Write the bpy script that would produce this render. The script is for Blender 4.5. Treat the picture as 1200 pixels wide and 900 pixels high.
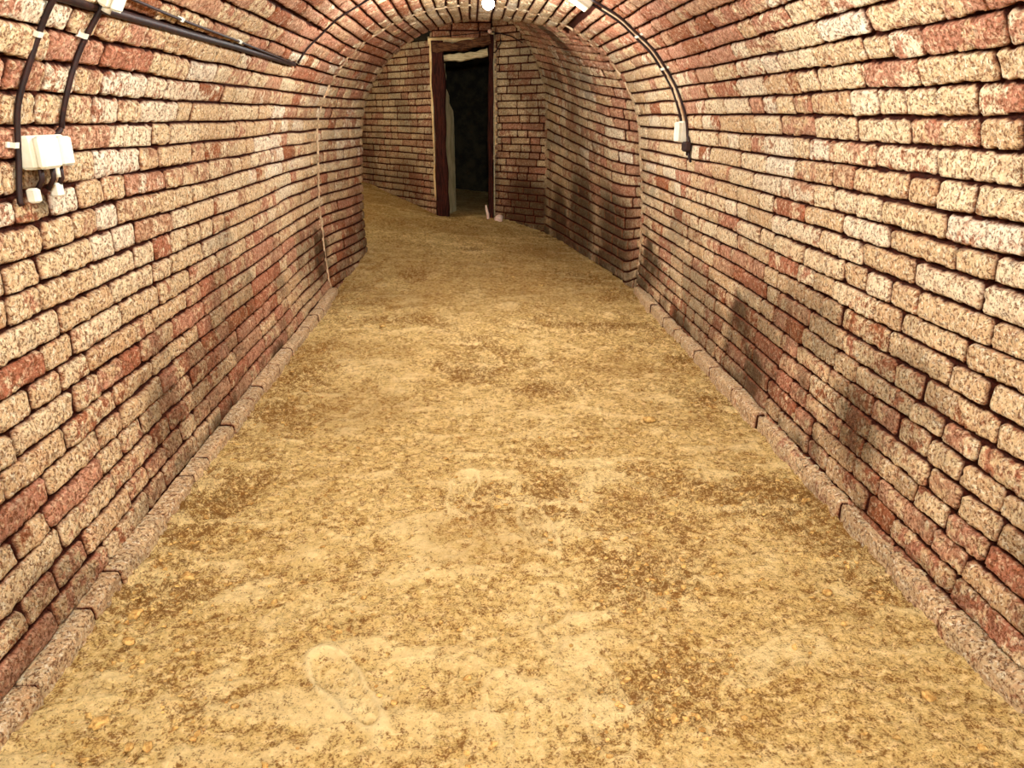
import bpy, math, random
import numpy as np

# ------------------------------------------------------------------ camera, world, light, exposure
scene = bpy.context.scene
for o in list(bpy.data.objects):
    bpy.data.objects.remove(o)
C = scene.collection
random.seed(4)
rng = np.random.default_rng(11)

cam_data = bpy.data.cameras.new('camera')
cam_data.sensor_fit = 'HORIZONTAL'
cam_data.sensor_width = 36.0
cam_data.lens = 36.0 * 867.0 / 1200.0
cam_data.clip_start = 0.05
cam = bpy.data.objects.new('camera', cam_data)
C.objects.link(cam)
cam.location = (0, 0, 1.2)
cam.rotation_euler = (math.radians(90 - 20.0), 0, math.radians(-3.04))
scene.camera = cam

world = bpy.data.worlds.new('world')
scene.world = world
world.use_nodes = True
world.node_tree.nodes['Background'].inputs[0].default_value = (1.0, 0.82, 0.6, 1)
world.node_tree.nodes['Background'].inputs[1].default_value = 0.0

scene.view_settings.view_transform = 'Standard'
scene.view_settings.look = 'None'
scene.view_settings.gamma = 1
scene.view_settings.use_curve_mapping = False
scene.view_settings.exposure = 1.6
scene.cycles.max_bounces = 10
scene.cycles.diffuse_bounces = 6

LAMPS = [  # x, y, z, watts, radius : bulbs along the crown, then added fill behind the camera
    (0.10, 4.13, 1.675, 32.0, 0.05),
    (0.06, 1.90, 1.66, 30.0, 0.10),
    (0.06, -0.40, 1.66, 62.0, 0.16),  # unseen fill light added behind the camera
    (0.06, -2.40, 1.66, 70.0, 0.16),  # more unseen fill, added without a bulb model
]
CHAMBER_FILL = (-1.35, 7.6, 1.75, 6.5, 0.08)     # unseen lamp added to light the end chamber from the left


def lamp_light(x, y, z, w, r, col=(0.90, 0.94, 0.93)):
    l = bpy.data.lights.new('point_light', 'POINT')
    l.energy = w
    l.shadow_soft_size = r
    l.color = col
    o = bpy.data.objects.new('point_light', l)
    o.location = (x, y, z)
    C.objects.link(o)
    return o


for L_ in LAMPS:
    lamp_light(*L_)
lamp_light(*CHAMBER_FILL, col=(0.95, 0.95, 0.80))

# ------------------------------------------------------------------ noise in numpy


def _hash(ix, iy, iz, seed):
    h = (ix.astype(np.int64) * 374761393 + iy.astype(np.int64) * 668265263 + iz.astype(np.int64) * 2147483647 + seed * 974711) & 0xFFFFFFFF
    h = ((h ^ (h >> 13)) * 1274126177) & 0xFFFFFFFF
    h = ((h ^ (h >> 16)) * 2246822519) & 0xFFFFFFFF
    h = h ^ (h >> 15)
    return (h & 0xFFFFFF) / float(0xFFFFFF)


def vnoise(x, y, z=0.0, seed=0):
    x, y, z = np.broadcast_arrays(np.asarray(x, float), np.asarray(y, float), np.asarray(z, float))
    xi, yi, zi = np.floor(x), np.floor(y), np.floor(z)
    fx, fy, fz = x - xi, y - yi, z - zi
    fx = fx * fx * (3 - 2 * fx); fy = fy * fy * (3 - 2 * fy); fz = fz * fz * (3 - 2 * fz)
    r = 0
    for dx in (0, 1):
        for dy in (0, 1):
            for dz in (0, 1):
                w = (fx if dx else 1 - fx) * (fy if dy else 1 - fy) * (fz if dz else 1 - fz)
                r = r + w * _hash(xi + dx, yi + dy, zi + dz, seed)
    return r * 2 - 1


def fbm(x, y, z=0.0, seed=0, octs=4):
    a, s, f = 0.0, 1.0, 1.0
    t = 0.0
    for i in range(octs):
        a = a + s * vnoise(np.asarray(x) * f, np.asarray(y) * f, np.asarray(z) * f, seed + i * 17)
        t += s
        s *= 0.5
        f *= 2.03
    return a / t


def sstep(a, b, x):
    t = np.clip((x - a) / (b - a), 0, 1)
    return t * t * (3 - 2 * t)


# ------------------------------------------------------------------ object helpers


def set_props(o, label=None, cat=None, group=None, kind=None):
    if label: o['label'] = label
    if cat: o['category'] = cat
    if group: o['group'] = group
    if kind: o['kind'] = kind
    return o


def link_mesh(name, me, mat=None, parent=None):
    if mat is not None and len(me.materials) == 0:
        me.materials.append(mat)
    o = bpy.data.objects.new(name, me)
    C.objects.link(o)
    if parent is not None:
        o.parent = parent
    return o


def np_mesh(name, verts, faces, attrs=None, smooth=True):
    """verts (n,3); faces (m,4); attrs {name: (n,) float or (n,3) colour}"""
    me = bpy.data.meshes.new(name)
    n, m = len(verts), len(faces)
    me.vertices.add(n)
    me.vertices.foreach_set('co', np.asarray(verts, np.float32).ravel())
    me.loops.add(m * 4)
    me.loops.foreach_set('vertex_index', np.asarray(faces, np.int32).ravel())
    me.polygons.add(m)
    me.polygons.foreach_set('loop_start', np.arange(0, m * 4, 4, dtype=np.int32))
    me.update(calc_edges=True)
    if smooth:
        me.polygons.foreach_set('use_smooth', np.ones(m, bool))
    for k, a in (attrs or {}).items():
        a = np.asarray(a, np.float32)
        if a.ndim == 1:
            at = me.attributes.new(k, 'FLOAT', 'POINT')
            at.data.foreach_set('value', a)
        else:
            at = me.attributes.new(k, 'FLOAT_VECTOR', 'POINT')
            at.data.foreach_set('vector', a.ravel())
    me.validate()
    return me


class MB:
    """collects simple shapes into one mesh"""
    def __init__(s):
        s.v = []; s.f = []

    def box(s, c, d, rot=0.0, taper=0.0, bev=0.0):
        x, y, z = c; a, b, h = d[0] / 2, d[1] / 2, d[2] / 2
        cr, sr = math.cos(rot), math.sin(rot)
        if bev <= 0:
            rings = [(-h, 0), (h, 0)]
        else:
            rings = [(-h, -bev), (-h + bev, 0), (h - bev, 0), (h, -bev)]
        base = len(s.v)
        for (zz, k) in rings:
            aa, bb = a + k, b + k
            bv = bev if bev > 0 else 0
            pts = [(-aa, -bb + bv), (-aa + bv, -bb), (aa - bv, -bb), (aa, -bb + bv), (aa, bb - bv), (aa - bv, bb), (-aa + bv, bb), (-aa, bb - bv)] if bv else [(-aa, -bb), (aa, -bb), (aa, bb), (-aa, bb)]
            for (px, py) in pts:
                s.v.append((x + px * cr - py * sr, y + px * sr + py * cr, z + zz))
        n = 8 if bev > 0 else 4
        for i in range(len(rings) - 1):
            for j in range(n):
                s.f.append((base + i * n + j, base + i * n + (j + 1) % n, base + (i + 1) * n + (j + 1) % n, base + (i + 1) * n + j))
        s.f.append(tuple(base + j for j in range(n))[::-1])
        s.f.append(tuple(base + (len(rings) - 1) * n + j for j in range(n)))
        return s

    def tube(s, pts, r, n=8, cap=True):
        pts = [np.array(p, float) for p in pts]
        rr = r if hasattr(r, '__len__') else [r] * len(pts)
        base = len(s.v)
        up = np.array((0.31, 0.2, 0.93))
        for i, p in enumerate(pts):
            t = pts[min(i + 1, len(pts) - 1)] - pts[max(i - 1, 0)]
            t = t / (np.linalg.norm(t) + 1e-9)
            a = np.cross(t, up); a /= np.linalg.norm(a) + 1e-9
            b = np.cross(t, a)
            for k in range(n):
                q = p + rr[i] * (math.cos(2 * math.pi * k / n) * a + math.sin(2 * math.pi * k / n) * b)
                s.v.append(tuple(q))
        for i in range(len(pts) - 1):
            for k in range(n):
                s.f.append((base + i * n + k, base + i * n + (k + 1) % n, base + (i + 1) * n + (k + 1) % n, base + (i + 1) * n + k))
        if cap:
            s.f.append(tuple(base + k for k in range(n))[::-1])
            s.f.append(tuple(base + (len(pts) - 1) * n + k for k in range(n)))
        return s

    def lathe(s, c, prof, n=20):
        """prof: list of (r, z) from bottom to top"""
        base = len(s.v)
        for (r, z) in prof:
            for k in range(n):
                s.v.append((c[0] + r * math.cos(2 * math.pi * k / n), c[1] + r * math.sin(2 * math.pi * k / n), c[2] + z))
        for i in range(len(prof) - 1):
            for k in range(n):
                s.f.append((base + i * n + k, base + i * n + (k + 1) % n, base + (i + 1) * n + (k + 1) % n, base + (i + 1) * n + k))
        s.f.append(tuple(base + k for k in range(n))[::-1])
        s.f.append(tuple(base + (len(prof) - 1) * n + k for k in range(n)))
        return s

    def build(s, name, mat, parent=None, smooth=False, jitter=0.0, xf=None):
        me = bpy.data.meshes.new(name)
        v = np.array(s.v, float)
        if xf is not None:
            v = xf(v)
        if jitter:
            v = v + jitter * np.stack([vnoise(v[:, 0] * 23, v[:, 1] * 23, v[:, 2] * 9, k) for k in (1, 2, 3)], 1)
        me.from_pydata([tuple(p) for p in v], [], s.f)
        me.update()
        if smooth:
            for p in me.polygons:
                p.use_smooth = True
        return link_mesh(name, me, mat, parent)


def empty(name, loc=(0, 0, 0)):
    o = bpy.data.objects.new(name, None)
    o.empty_display_size = 0.05
    o.location = loc
    C.objects.link(o)
    return o


# ------------------------------------------------------------------ materials
def srgb(r, g, b):
    def f(c):
        c /= 255.0
        return c / 12.92 if c <= 0.04045 else ((c + 0.055) / 1.055) ** 2.4
    return (f(r), f(g), f(b), 1.0)


class NT:
    def __init__(s, name, rough=0.9, spec=0.2):
        s.m = bpy.data.materials.new(name)
        s.m.use_nodes = True
        s.t = s.m.node_tree
        s.b = s.t.nodes['Principled BSDF']
        s.b.inputs['Roughness'].default_value = rough
        s.b.inputs['Specular IOR Level'].default_value = spec
        s.tc = s.t.nodes.new('ShaderNodeTexCoord')

    def L(s, a, b):
        s.t.links.new(a, b)

    def _in(s, sock, v):
        if hasattr(v, 'is_linked') or hasattr(v, 'links'):
            s.L(v, sock)
        else:
            sock.default_value = v

    def noise(s, scale, detail=4, rough=0.6, dist=0.0, vec=None, stretch=None):
        n = s.t.nodes.new('ShaderNodeTexNoise')
        n.inputs['Scale'].default_value = scale
        n.inputs['Detail'].default_value = detail
        n.inputs['Roughness'].default_value = rough
        n.inputs['Distortion'].default_value = dist
        src = vec or s.tc.outputs['Object']
        if stretch:
            mp = s.t.nodes.new('ShaderNodeMapping')
            mp.inputs['Scale'].default_value = stretch
            s.L(src, mp.inputs['Vector'])
            src = mp.outputs[0]
        s.L(src, n.inputs['Vector'])
        return n.outputs['Fac']

    def voro(s, scale, feature='F1', vec=None):
        n = s.t.nodes.new('ShaderNodeTexVoronoi')
        n.feature = feature
        n.inputs['Scale'].default_value = scale
        s.L(vec or s.tc.outputs['Object'], n.inputs['Vector'])
        return n.outputs['Distance']

    def math(s, op, a, b=0.0, c=0.0, clamp=False):
        n = s.t.nodes.new('ShaderNodeMath')
        n.operation = op
        n.use_clamp = clamp
        s._in(n.inputs[0], a); s._in(n.inputs[1], b)
        if op in ('MULTIPLY_ADD',):
            s._in(n.inputs[2], c)
        return n.outputs[0]

    def ss(s, a, lo, hi, o0=0.0, o1=1.0):
        n = s.t.nodes.new('ShaderNodeMapRange')
        n.interpolation_type = 'SMOOTHSTEP'
        s._in(n.inputs['Value'], a)
        n.inputs['From Min'].default_value = lo
        n.inputs['From Max'].default_value = hi
        n.inputs['To Min'].default_value = o0
        n.inputs['To Max'].default_value = o1
        return n.outputs[0]

    def mix(s, f, a, b, mode='MIX'):
        n = s.t.nodes.new('ShaderNodeMix')
        n.data_type = 'RGBA'
        n.blend_type = mode
        s._in(n.inputs[0], f)
        s._in(n.inputs[6], a); s._in(n.inputs[7], b)
        return n.outputs[2]

    def ramp(s, f, stops):
        n = s.t.nodes.new('ShaderNodeValToRGB')
        e = n.color_ramp.elements
        while len(e) < len(stops):
            e.new(0.5)
        for i, (p, c) in enumerate(stops):
            e[i].position = p
            e[i].color = c
        s.L(f, n.inputs[0])
        return n.outputs[0]

    def attr(s, name):
        n = s.t.nodes.new('ShaderNodeAttribute')
        n.attribute_name = name
        return n

    def sep(s, v):
        n = s.t.nodes.new('ShaderNodeSeparateXYZ')
        s.L(v, n.inputs[0])
        return n.outputs

    def bump(s, h, dist, strength=1.0, prev=None):
        n = s.t.nodes.new('ShaderNodeBump')
        n.inputs['Distance'].default_value = dist
        n.inputs['Strength'].default_value = strength
        s.L(h, n.inputs['Height'])
        if prev is not None:
            s.L(prev, n.inputs['Normal'])
        return n.outputs[0]

    def out(s, col, normal=None):
        s._in(s.b.inputs['Base Color'], col)
        if normal is not None:
            s.L(normal, s.b.inputs['Normal'])
        return s.m


def brick_material():
    t = NT('old_limewashed_brick', 0.92, 0.12)
    a = t.sep(t.attr('bk').outputs['Vector'])          # wash bias, value, hue
    e = t.attr('edge').outputs['Fac']
    st = t.attr('stain_shade').outputs['Fac']
    n1 = t.noise(11, 5, 0.6, 0.3)
    n2 = t.noise(42, 8, 0.72)
    n3 = t.noise(150, 5, 0.75)
    n4 = t.noise(75, 6, 0.7, 0.6)
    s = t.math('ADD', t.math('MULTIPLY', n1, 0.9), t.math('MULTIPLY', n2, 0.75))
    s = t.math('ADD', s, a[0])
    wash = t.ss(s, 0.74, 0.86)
    bc = t.ramp(a[2], [(0.0, srgb(164, 98, 60)), (0.12, srgb(188, 118, 88)), (0.35, srgb(208, 146, 118)), (0.6, srgb(214, 160, 130)), (1.0, srgb(214, 174, 136))])
    bc = t.mix(t.ss(n2, 0.35, 0.62, 0.7, 0.0), bc, srgb(150, 88, 54))
    bc = t.mix(t.ss(n4, 0.50, 0.64, 0.0, 0.65), bc, srgb(240, 210, 170))
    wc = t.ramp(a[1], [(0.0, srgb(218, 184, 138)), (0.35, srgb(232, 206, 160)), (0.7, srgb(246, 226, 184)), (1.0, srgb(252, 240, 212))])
    wc = t.mix(t.ss(n2, 0.38, 0.6, 0.5, 0.0), wc, srgb(204, 152, 108))
    wc = t.mix(t.ss(n4, 0.50, 0.66, 0.0, 0.8), wc, srgb(254, 244, 214))
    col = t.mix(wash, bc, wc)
    # pits, grime and the painted shade in the surface
    n5 = t.noise(88, 4, 0.8, 0.4)
    pit = t.ss(t.math('ADD', t.math('MULTIPLY', n3, 0.45), t.math('MULTIPLY', n5, 0.6)), 0.440, 0.515, 0.88, 0.0)
    col = t.mix(pit, col, t.mix(n2, srgb(96, 42, 16), srgb(164, 104, 62)))
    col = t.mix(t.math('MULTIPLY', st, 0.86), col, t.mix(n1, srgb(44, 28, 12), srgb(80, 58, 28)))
    # joints: crumbled dark lime mortar
    en = t.math('ADD', e, t.math('MULTIPLY', t.math('SUBTRACT', n2, 0.5), 0.5))
    em = t.ss(en, 0.30, 0.62)
    rim = t.ss(en, 0.45, 0.98, 0.6, 0.0)
    col = t.mix(rim, col, srgb(150, 78, 48))
    mort = t.mix(n2, srgb(34, 10, 4), srgb(84, 34, 16))
    col = t.mix(em, mort, col)
    h = t.math('ADD', t.math('MULTIPLY', n2, 0.8), t.math('MULTIPLY', n3, 0.55))
    h = t.math('ADD', h, t.math('MULTIPLY', n4, 0.6))
    h = t.math('ADD', h, t.math('MULTIPLY', pit, -0.5))
    return t.out(col, t.bump(h, 0.012, 1.0))


def floor_material():
    t = NT('dusty_sand_floor', 0.95, 0.08)
    a = t.sep(t.attr('fl').outputs['Vector'])          # compacted light dust, crumbly dark, large tone
    n1 = t.noise(7, 6, 0.65, 0.8)
    n2 = t.noise(46, 8, 0.75)
    n3 = t.noise(190, 5, 0.7)
    n4 = t.noise(26, 7, 0.7, 1.2, stretch=(0.8, 1.4, 1.0))
    base = t.mix(t.ss(n1, 0.35, 0.65), srgb(212, 178, 108), srgb(228, 198, 130))
    base = t.mix(t.ss(n4, 0.48, 0.64, 0.0, 0.85), base, srgb(248, 220, 158))
    base = t.mix(t.math('MULTIPLY', a[0], 0.9, clamp=True), base, srgb(250, 228, 170))
    sp = t.math('ADD', t.math('MULTIPLY', n3, 0.5), t.math('MULTIPLY', n2, 0.55))
    sp = t.math('SUBTRACT', sp, t.math('MULTIPLY', a[1], 0.05))
    sp = t.math('ADD', sp, t.math('MULTIPLY', a[0], 0.075))
    sp = t.math('ADD', sp, t.math('MULTIPLY', t.math('SUBTRACT', n1, 0.5), 0.12))
    col = t.mix(t.ss(sp, 0.445, 0.55, 0.9, 0.0), base, srgb(126, 80, 32))
    col = t.mix(t.ss(n2, 0.54, 0.66, 0.0, 0.65), col, srgb(254, 232, 172))
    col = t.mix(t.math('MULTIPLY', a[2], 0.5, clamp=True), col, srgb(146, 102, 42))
    h = t.math('ADD', t.math('MULTIPLY', n2, 0.9), t.math('MULTIPLY', n3, 0.6))
    h = t.math('ADD', h, n4)
    return t.out(col, t.bump(h, 0.016, 1.0))


def simple_material(name, c1, c2, scale=30, rough=0.6, spec=0.3, bump=0.002, stretch=None):
    t = NT(name, rough, spec)
    n = t.noise(scale, 6, 0.65, stretch=stretch)
    n2 = t.noise(scale * 5, 4, 0.6, stretch=stretch)
    col = t.mix(t.ss(n, 0.35, 0.65), c1, c2)
    return t.out(col, t.bump(t.math('ADD', n, t.math('MULTIPLY', n2, 0.4)), bump, 0.7))


M_BRICK = brick_material()
M_FLOOR = floor_material()
M_PLASTIC = simple_material('yellowed_white_plastic', srgb(204, 200, 178), srgb(220, 216, 198), 14, 0.45, 0.4, 0.0006)
M_PLASTIC_GREY = simple_material('dusty_grey_plastic', srgb(178, 172, 148), srgb(200, 194, 170), 14, 0.5, 0.4, 0.0006)
M_BLACK = simple_material('black_rubber', srgb(26, 10, 8), srgb(46, 20, 14), 40, 0.6, 0.3, 0.0006)
M_WOOD = simple_material('rotten_dark_wood', srgb(34, 13, 9), srgb(74, 34, 24), 16, 0.85, 0.15, 0.006, stretch=(6, 6, 0.6))
M_WOOD_LOG = simple_material('weathered_log_wood', srgb(52, 26, 18), srgb(120, 82, 54), 16, 0.85, 0.15, 0.006, stretch=(0.6, 6, 8))
M_PALE_WOOD = simple_material('bleached_board_wood', srgb(176, 158, 118), srgb(222, 208, 166), 14, 0.85, 0.15, 0.004, stretch=(0.8, 5, 6))
M_LEAF = simple_material('flaking_grey_green_paint', srgb(168, 162, 124), srgb(206, 198, 158), 12, 0.8, 0.2, 0.004, stretch=(1, 1, 0.4))
M_PLASTER = simple_material('old_cream_plaster', srgb(206, 170, 118), srgb(240, 214, 164), 9, 0.95, 0.1, 0.010)
M_RIDGE = simple_material('dull_ridge_mortar', srgb(168, 136, 104), srgb(206, 180, 146), 22, 0.95, 0.1, 0.008)
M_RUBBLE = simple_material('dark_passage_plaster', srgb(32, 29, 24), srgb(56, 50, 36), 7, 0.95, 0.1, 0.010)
M_CHALK = simple_material('pale_pink_stone', srgb(226, 190, 176), srgb(244, 222, 204), 40, 0.9, 0.1, 0.002)
M_CLOD = simple_material('dry_earth_clod', srgb(138, 102, 54), srgb(204, 170, 104), 60, 0.95, 0.08, 0.003)

# ------------------------------------------------------------------ the vault profile
PITCH = 0.0715
WALL_T = 1.05
SP, A_, B_, CX = 1.0, 1.07, 0.84, 0.06
_th = np.linspace(0, math.pi / 2, 400)
_arc = np.concatenate([[0], np.cumsum(np.hypot(np.diff(A_ * np.cos(_th)), np.diff(B_ * np.sin(_th))))])
ARC_T = _arc[-1]
TOP_T = WALL_T + ARC_T
NC = int(round(TOP_T / PITCH))                    # courses in a half
NWALL = int(round(WALL_T / PITCH))


def ang(t):
    return np.interp(t - WALL_T, _arc, _th)


def barrel(side):
    def S(u, t):
        u, t = np.broadcast_arrays(np.asarray(u, float), np.asarray(t, float))
        k = sstep(5.15, 6.25, u)
        a = A_ - (0.15 * k if side < 0 else 0.0)
        foot = np.where(side < 0, -1.0 + 0.14 * k, 1.17)
        spring = CX + side * a
        z = -0.05 + t
        f = np.clip(z / SP, 0, 1)
        belly = 0.025 * np.sin(f * math.pi) * side
        xw = foot + (spring - foot) * f + belly
        th = ang(t)
        xa = CX + side * a * np.cos(th)
        za = SP + B_ * np.sin(th)
        wall = t < WALL_T
        x = np.where(wall, xw, xa)
        z = np.where(wall, z, za)
        w = 0.014 * fbm(u * 0.9, t * 1.1, 3.0 + side, 5, 2)
        dx = CX - x
        dz = np.where(wall, 0.0, 0.9 - z)
        n = np.sqrt(dx * dx + dz * dz) + 1e-6
        fade = sstep(0, 0.3, TOP_T - t)
        return np.stack([x + w * fade * dx / n, u, z + w * fade * dz / n], -1)
    return S


BR = barrel(1)


def chamber(u, t):
    """right wall and half vault of the end chamber, closing in towards the door wall"""
    u, t = np.broadcast_arrays(np.asarray(u, float), np.asarray(t, float))
    foot = np.interp(u, [5.2, 5.6, 6.4, 7.8], [1.17, 1.12, 1.00, 0.74])
    a = np.interp(u, [5.2, 5.3, 5.6, 6.2, 7.8], [1.07, 1.05, 0.92, 0.84, 0.68])
    b = np.interp(u, [5.25, 5.6, 7.8], [0.84, 0.86, 0.93])
    sp = np.interp(u, [5.25, 5.7, 7.8], [1.0, 1.04, 1.24])
    z = -0.15 + t / WALL_T * (sp + 0.15)
    f = np.clip(z / sp, 0, 1)
    xw = foot + (CX + a - foot) * f
    th = ang(t)
    xa = CX + a * np.cos(th)
    za = sp + b * np.sin(th)
    wall = t < WALL_T
    x = np.where(wall, xw, xa)
    z = np.where(wall, z, za)
    w = 0.02 * fbm(u * 1.4, t * 1.6, 9.0, 8, 2)
    Q = np.stack([x - w, u, z], -1)
    k = sstep(5.2, 5.5, u)[..., None]
    return BR(u, t) * (1 - k) + Q * k


def plane_surface(p0, p1, z0):
    p0 = np.array(p0, float); p1 = np.array(p1, float)
    ln = np.linalg.norm(p1 - p0)
    d = (p1 - p0) / ln
    nrm = np.array((d[1], -d[0]))

    def S(u, t):
        u, t = np.broadcast_arrays(np.asarray(u, float), np.asarray(t, float))
        w = 0.015 * fbm(u * 1.3, t * 1.3, 1.0, 3, 2)
        return np.stack([p0[0] + d[0] * u + nrm[0] * w, p0[1] + d[1] * u + nrm[1] * w, z0 + t], -1)
    return S, ln


# ------------------------------------------------------------------ brick builder
JOINT = 0.019


def fill_lengths(u0, u1, r, hmix=0.5):
    """brick ends from u0 to u1"""
    xs = [u0]
    x = u0
    first = True
    while True:
        ln = (0.285 if r.random() > hmix else 0.142) * r.uniform(0.93, 1.05)
        if first:
            ln *= r.uniform(0.35, 1.0); first = False
        if x + ln > u1 - 0.06:
            break
        x += ln
        xs.append(x)
    xs.append(u1)
    return xs


def build_bricks(name, S, bricks, inward, res_fn, zone_fn, stain_shade_fn, depth=JOINT, wob=0.008, seed=0):
    """bricks: list of dict(u0,u1,k (course), t0,t1, wide_b, wide_t)"""
    groups = {}
    for b in bricks:
        res = res_fn(b['u0'])
        nu = max(4, int(math.ceil((b['u1'] - b['u0']) / res)))
        nu = nu + nu % 2
        nv = max(4, int(math.ceil((b['t1'] - b['t0']) / (res * 0.95))))
        groups.setdefault((nu, nv), []).append(b)
    V, F, E_, ST, BK = [], [], [], [], []
    base = 0
    for (nu, nv), bs in groups.items():
        n = len(bs)
        g = lambda k: np.array([b[k] for b in bs], float)[:, None, None]
        u0, u1, t0, t1, kk = g('u0'), g('u1'), g('t0'), g('t1'), g('k')
        wb, wt = g('wb'), g('wt')
        wl, wr = g('wl'), g('wr')
        p = np.linspace(0, 1, nu + 1)[None, None, :]
        q = np.linspace(0, 1, nv + 1)[None, :, None]
        u = u0 + (u1 - u0) * p + 0 * q
        tb = t0 + wob * fbm(u * 2.3, t0 * 40 + 0.5, seed * 3.1, 21, 2) * g('jb')
        tt = t1 + wob * fbm(u * 2.3, t1 * 40 + 0.5, seed * 3.1, 21, 2) * g('jt')
        t = tb + (tt - tb) * q
        h = t1 - t0
        # rounded rectangle distance
        pn = 0.0048 * fbm(u * 38, t * 38, seed * 1.7, 31, 3)
        dx = np.minimum((u - u0) - wl, (u1 - u) - wr) + pn
        dy = np.minimum(q * h - wb, (1 - q) * h - wt) + pn
        r = g('rad')
        qx, qy = np.maximum(r - dx, 0), np.maximum(r - dy, 0)
        d = np.where((qx > 0) | (qy > 0), r - np.hypot(qx, qy), np.minimum(dx, dy))
        e = sstep(-0.0015, 0.0042, d)
        dome = sstep(-0.002, 0.03, d)
        rough = 0.0058 * fbm(u * 26, t * 26, kk * 3.3 + u0 * 5, 41, 4) + 0.0016 * (dome - 1)
        off = g('off') + g('tu') * (p - 0.5) + g('tv') * (q - 0.5)
        hgt = -depth * (1 - e) + e * (rough + off)
        # frame
        eps = 1e-3
        P = S(u, t)
        du = S(u + eps, t) - P
        dt = S(u, t + eps) - P
        N = np.cross(du, dt)
        N /= np.linalg.norm(N, axis=-1, keepdims=True) + 1e-12
        c = inward(P)
        sg = np.sign((N * c).sum(-1, keepdims=True))
        N = N * sg
        P = P + N * hgt[..., None]
        V.append(P.reshape(-1, 3))
        E_.append(e.reshape(-1))
        ST.append(stain_shade_fn(u, t, P).reshape(-1) * np.ones(e.size))
        zone = zone_fn(u, t, P)
        zc = zone.mean(axis=(1, 2), keepdims=True) if zone.ndim == 3 else zone
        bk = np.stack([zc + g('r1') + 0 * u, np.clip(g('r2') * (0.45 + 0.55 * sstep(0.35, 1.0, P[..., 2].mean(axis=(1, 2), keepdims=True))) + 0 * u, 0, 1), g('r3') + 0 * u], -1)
        BK.append(bk.reshape(-1, 3))
        idx = np.arange((nu + 1) * (nv + 1)).reshape(nv + 1, nu + 1)
        f = np.stack([idx[:-1, :-1], idx[:-1, 1:], idx[1:, 1:], idx[1:, :-1]], -1).reshape(-1, 4)
        flip = sg[:, 0, 0, 0] < 0
        fa = f[None] + (np.arange(n) * (nu + 1) * (nv + 1))[:, None, None] + base
        fa[flip] = fa[flip][..., ::-1]
        F.append(fa.reshape(-1, 4))
        base += n * (nu + 1) * (nv + 1)
    me = np_mesh(name, np.concatenate(V), np.concatenate(F), {'edge': np.concatenate(E_), 'stain_shade': np.concatenate(ST), 'bk': np.concatenate(BK)})
    return me


def mk(u0, u1, k, t0, t1, r, **kw):
    b = dict(u0=u0, u1=u1, k=k, t0=t0, t1=t1,
             wb=r.uniform(0.0022, 0.0052), wt=r.uniform(0.0022, 0.0052),
             wl=r.choice([0.0018, 0.0032, 0.0042, 0.005, 0.007]), wr=r.choice([0.0018, 0.0032, 0.0042, 0.005, 0.006]),
             rad=r.uniform(0.007, 0.018), off=r.gauss(0, 0.0022), tu=r.gauss(0, 0.003), tv=r.gauss(0, 0.0025),
             jb=1.0, jt=1.0, r1=r.gauss(0, 0.11) - (0.22 if r.random() < 0.10 else 0), r2=r.uniform(0, 1), r3=r.random())
    b.update(kw)
    return b


def res_near(u):
    if u < 2.6: return 0.0065
    if u < 4.2: return 0.0095
    return 0.014


# wide, washed out bed joints (left: the groove darkened by an added black tube; right: the notch beside the ceiling box)
def t_of(x, z, side):
    th = math.atan2((z - SP) / B_, side * (x - CX) / A_)
    return WALL_T + float(np.interp(th, _th, _arc))


PHASE = {-1: 0.019, 1: -0.031}
WIDE = {-1: [(t_of(-0.862, 1.43, -1), 1.2, 4.05, 0.014), (t_of(-0.70, 1.585, -1), 2.2, 4.0, 0.007)],
        1: [(t_of(0.635, 1.706, 1), 4.15, 5.6, 0.028), (t_of(0.80, 1.60, 1), 1.6, 2.6, 0.005)]}


def half_courses(side, u_lo, u_hi_fn, seams=()):
    """returns brick lists for the wall part and the vault part"""
    r = random.Random(7 + side)
    out_wall, out_vault = [], []
    tb = [TOP_T * k / NC for k in range(NC + 1)]
    for k in range(1, NC): tb[k] += PHASE[side]
    for k in range(NC):
        t0, t1 = tb[k], tb[k + 1]
        uh = u_hi_fn(t0)
        segs = [u_lo] + [s for s in seams if s < uh - 0.05] + [uh]
        hm = 0.5 if k % 2 else 0.64
        for a, b in zip(segs[:-1], segs[1:]):
            xs = fill_lengths(a, b, r, hm)
            for x0, x1 in zip(xs[:-1], xs[1:]):
                if x1 - x0 < 0.02: continue
                kw = {}
                if k == NC - 1: kw['jt'] = 0.0
                d = mk(x0, x1, k, t0, t1, r, **kw)
                xm = (x0 + x1) / 2
                for (tw, a0, a1, w) in WIDE[side]:
                    kb = round((tw - PHASE[side]) / TOP_T * NC)
                    if a0 < xm < a1:
                        if kb == k: d['wb'] += w * r.uniform(0.8, 1.15)
                        if kb == k + 1: d['wt'] += w * 0.35 * r.uniform(0.6, 1.2)
                (out_wall if k < NWALL else out_vault).append(d)
    return out_wall, out_vault


def zone_tunnel(u, t, P):
    z = P[..., 2]
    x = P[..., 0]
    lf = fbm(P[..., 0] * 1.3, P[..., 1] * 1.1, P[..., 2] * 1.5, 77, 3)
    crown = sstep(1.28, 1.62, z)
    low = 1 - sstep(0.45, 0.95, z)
    return 0.22 * lf + 0.13 - 0.30 * crown - 0.12 * low + 0.5 * sstep(0.75, 0.2, np.hypot(x - 0.12, (P[..., 1] - 5.2) * 0.8)) * sstep(1.6, 1.75, z)  # last term: pale plaster smear, with the lamp's glow put into the wash


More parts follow.
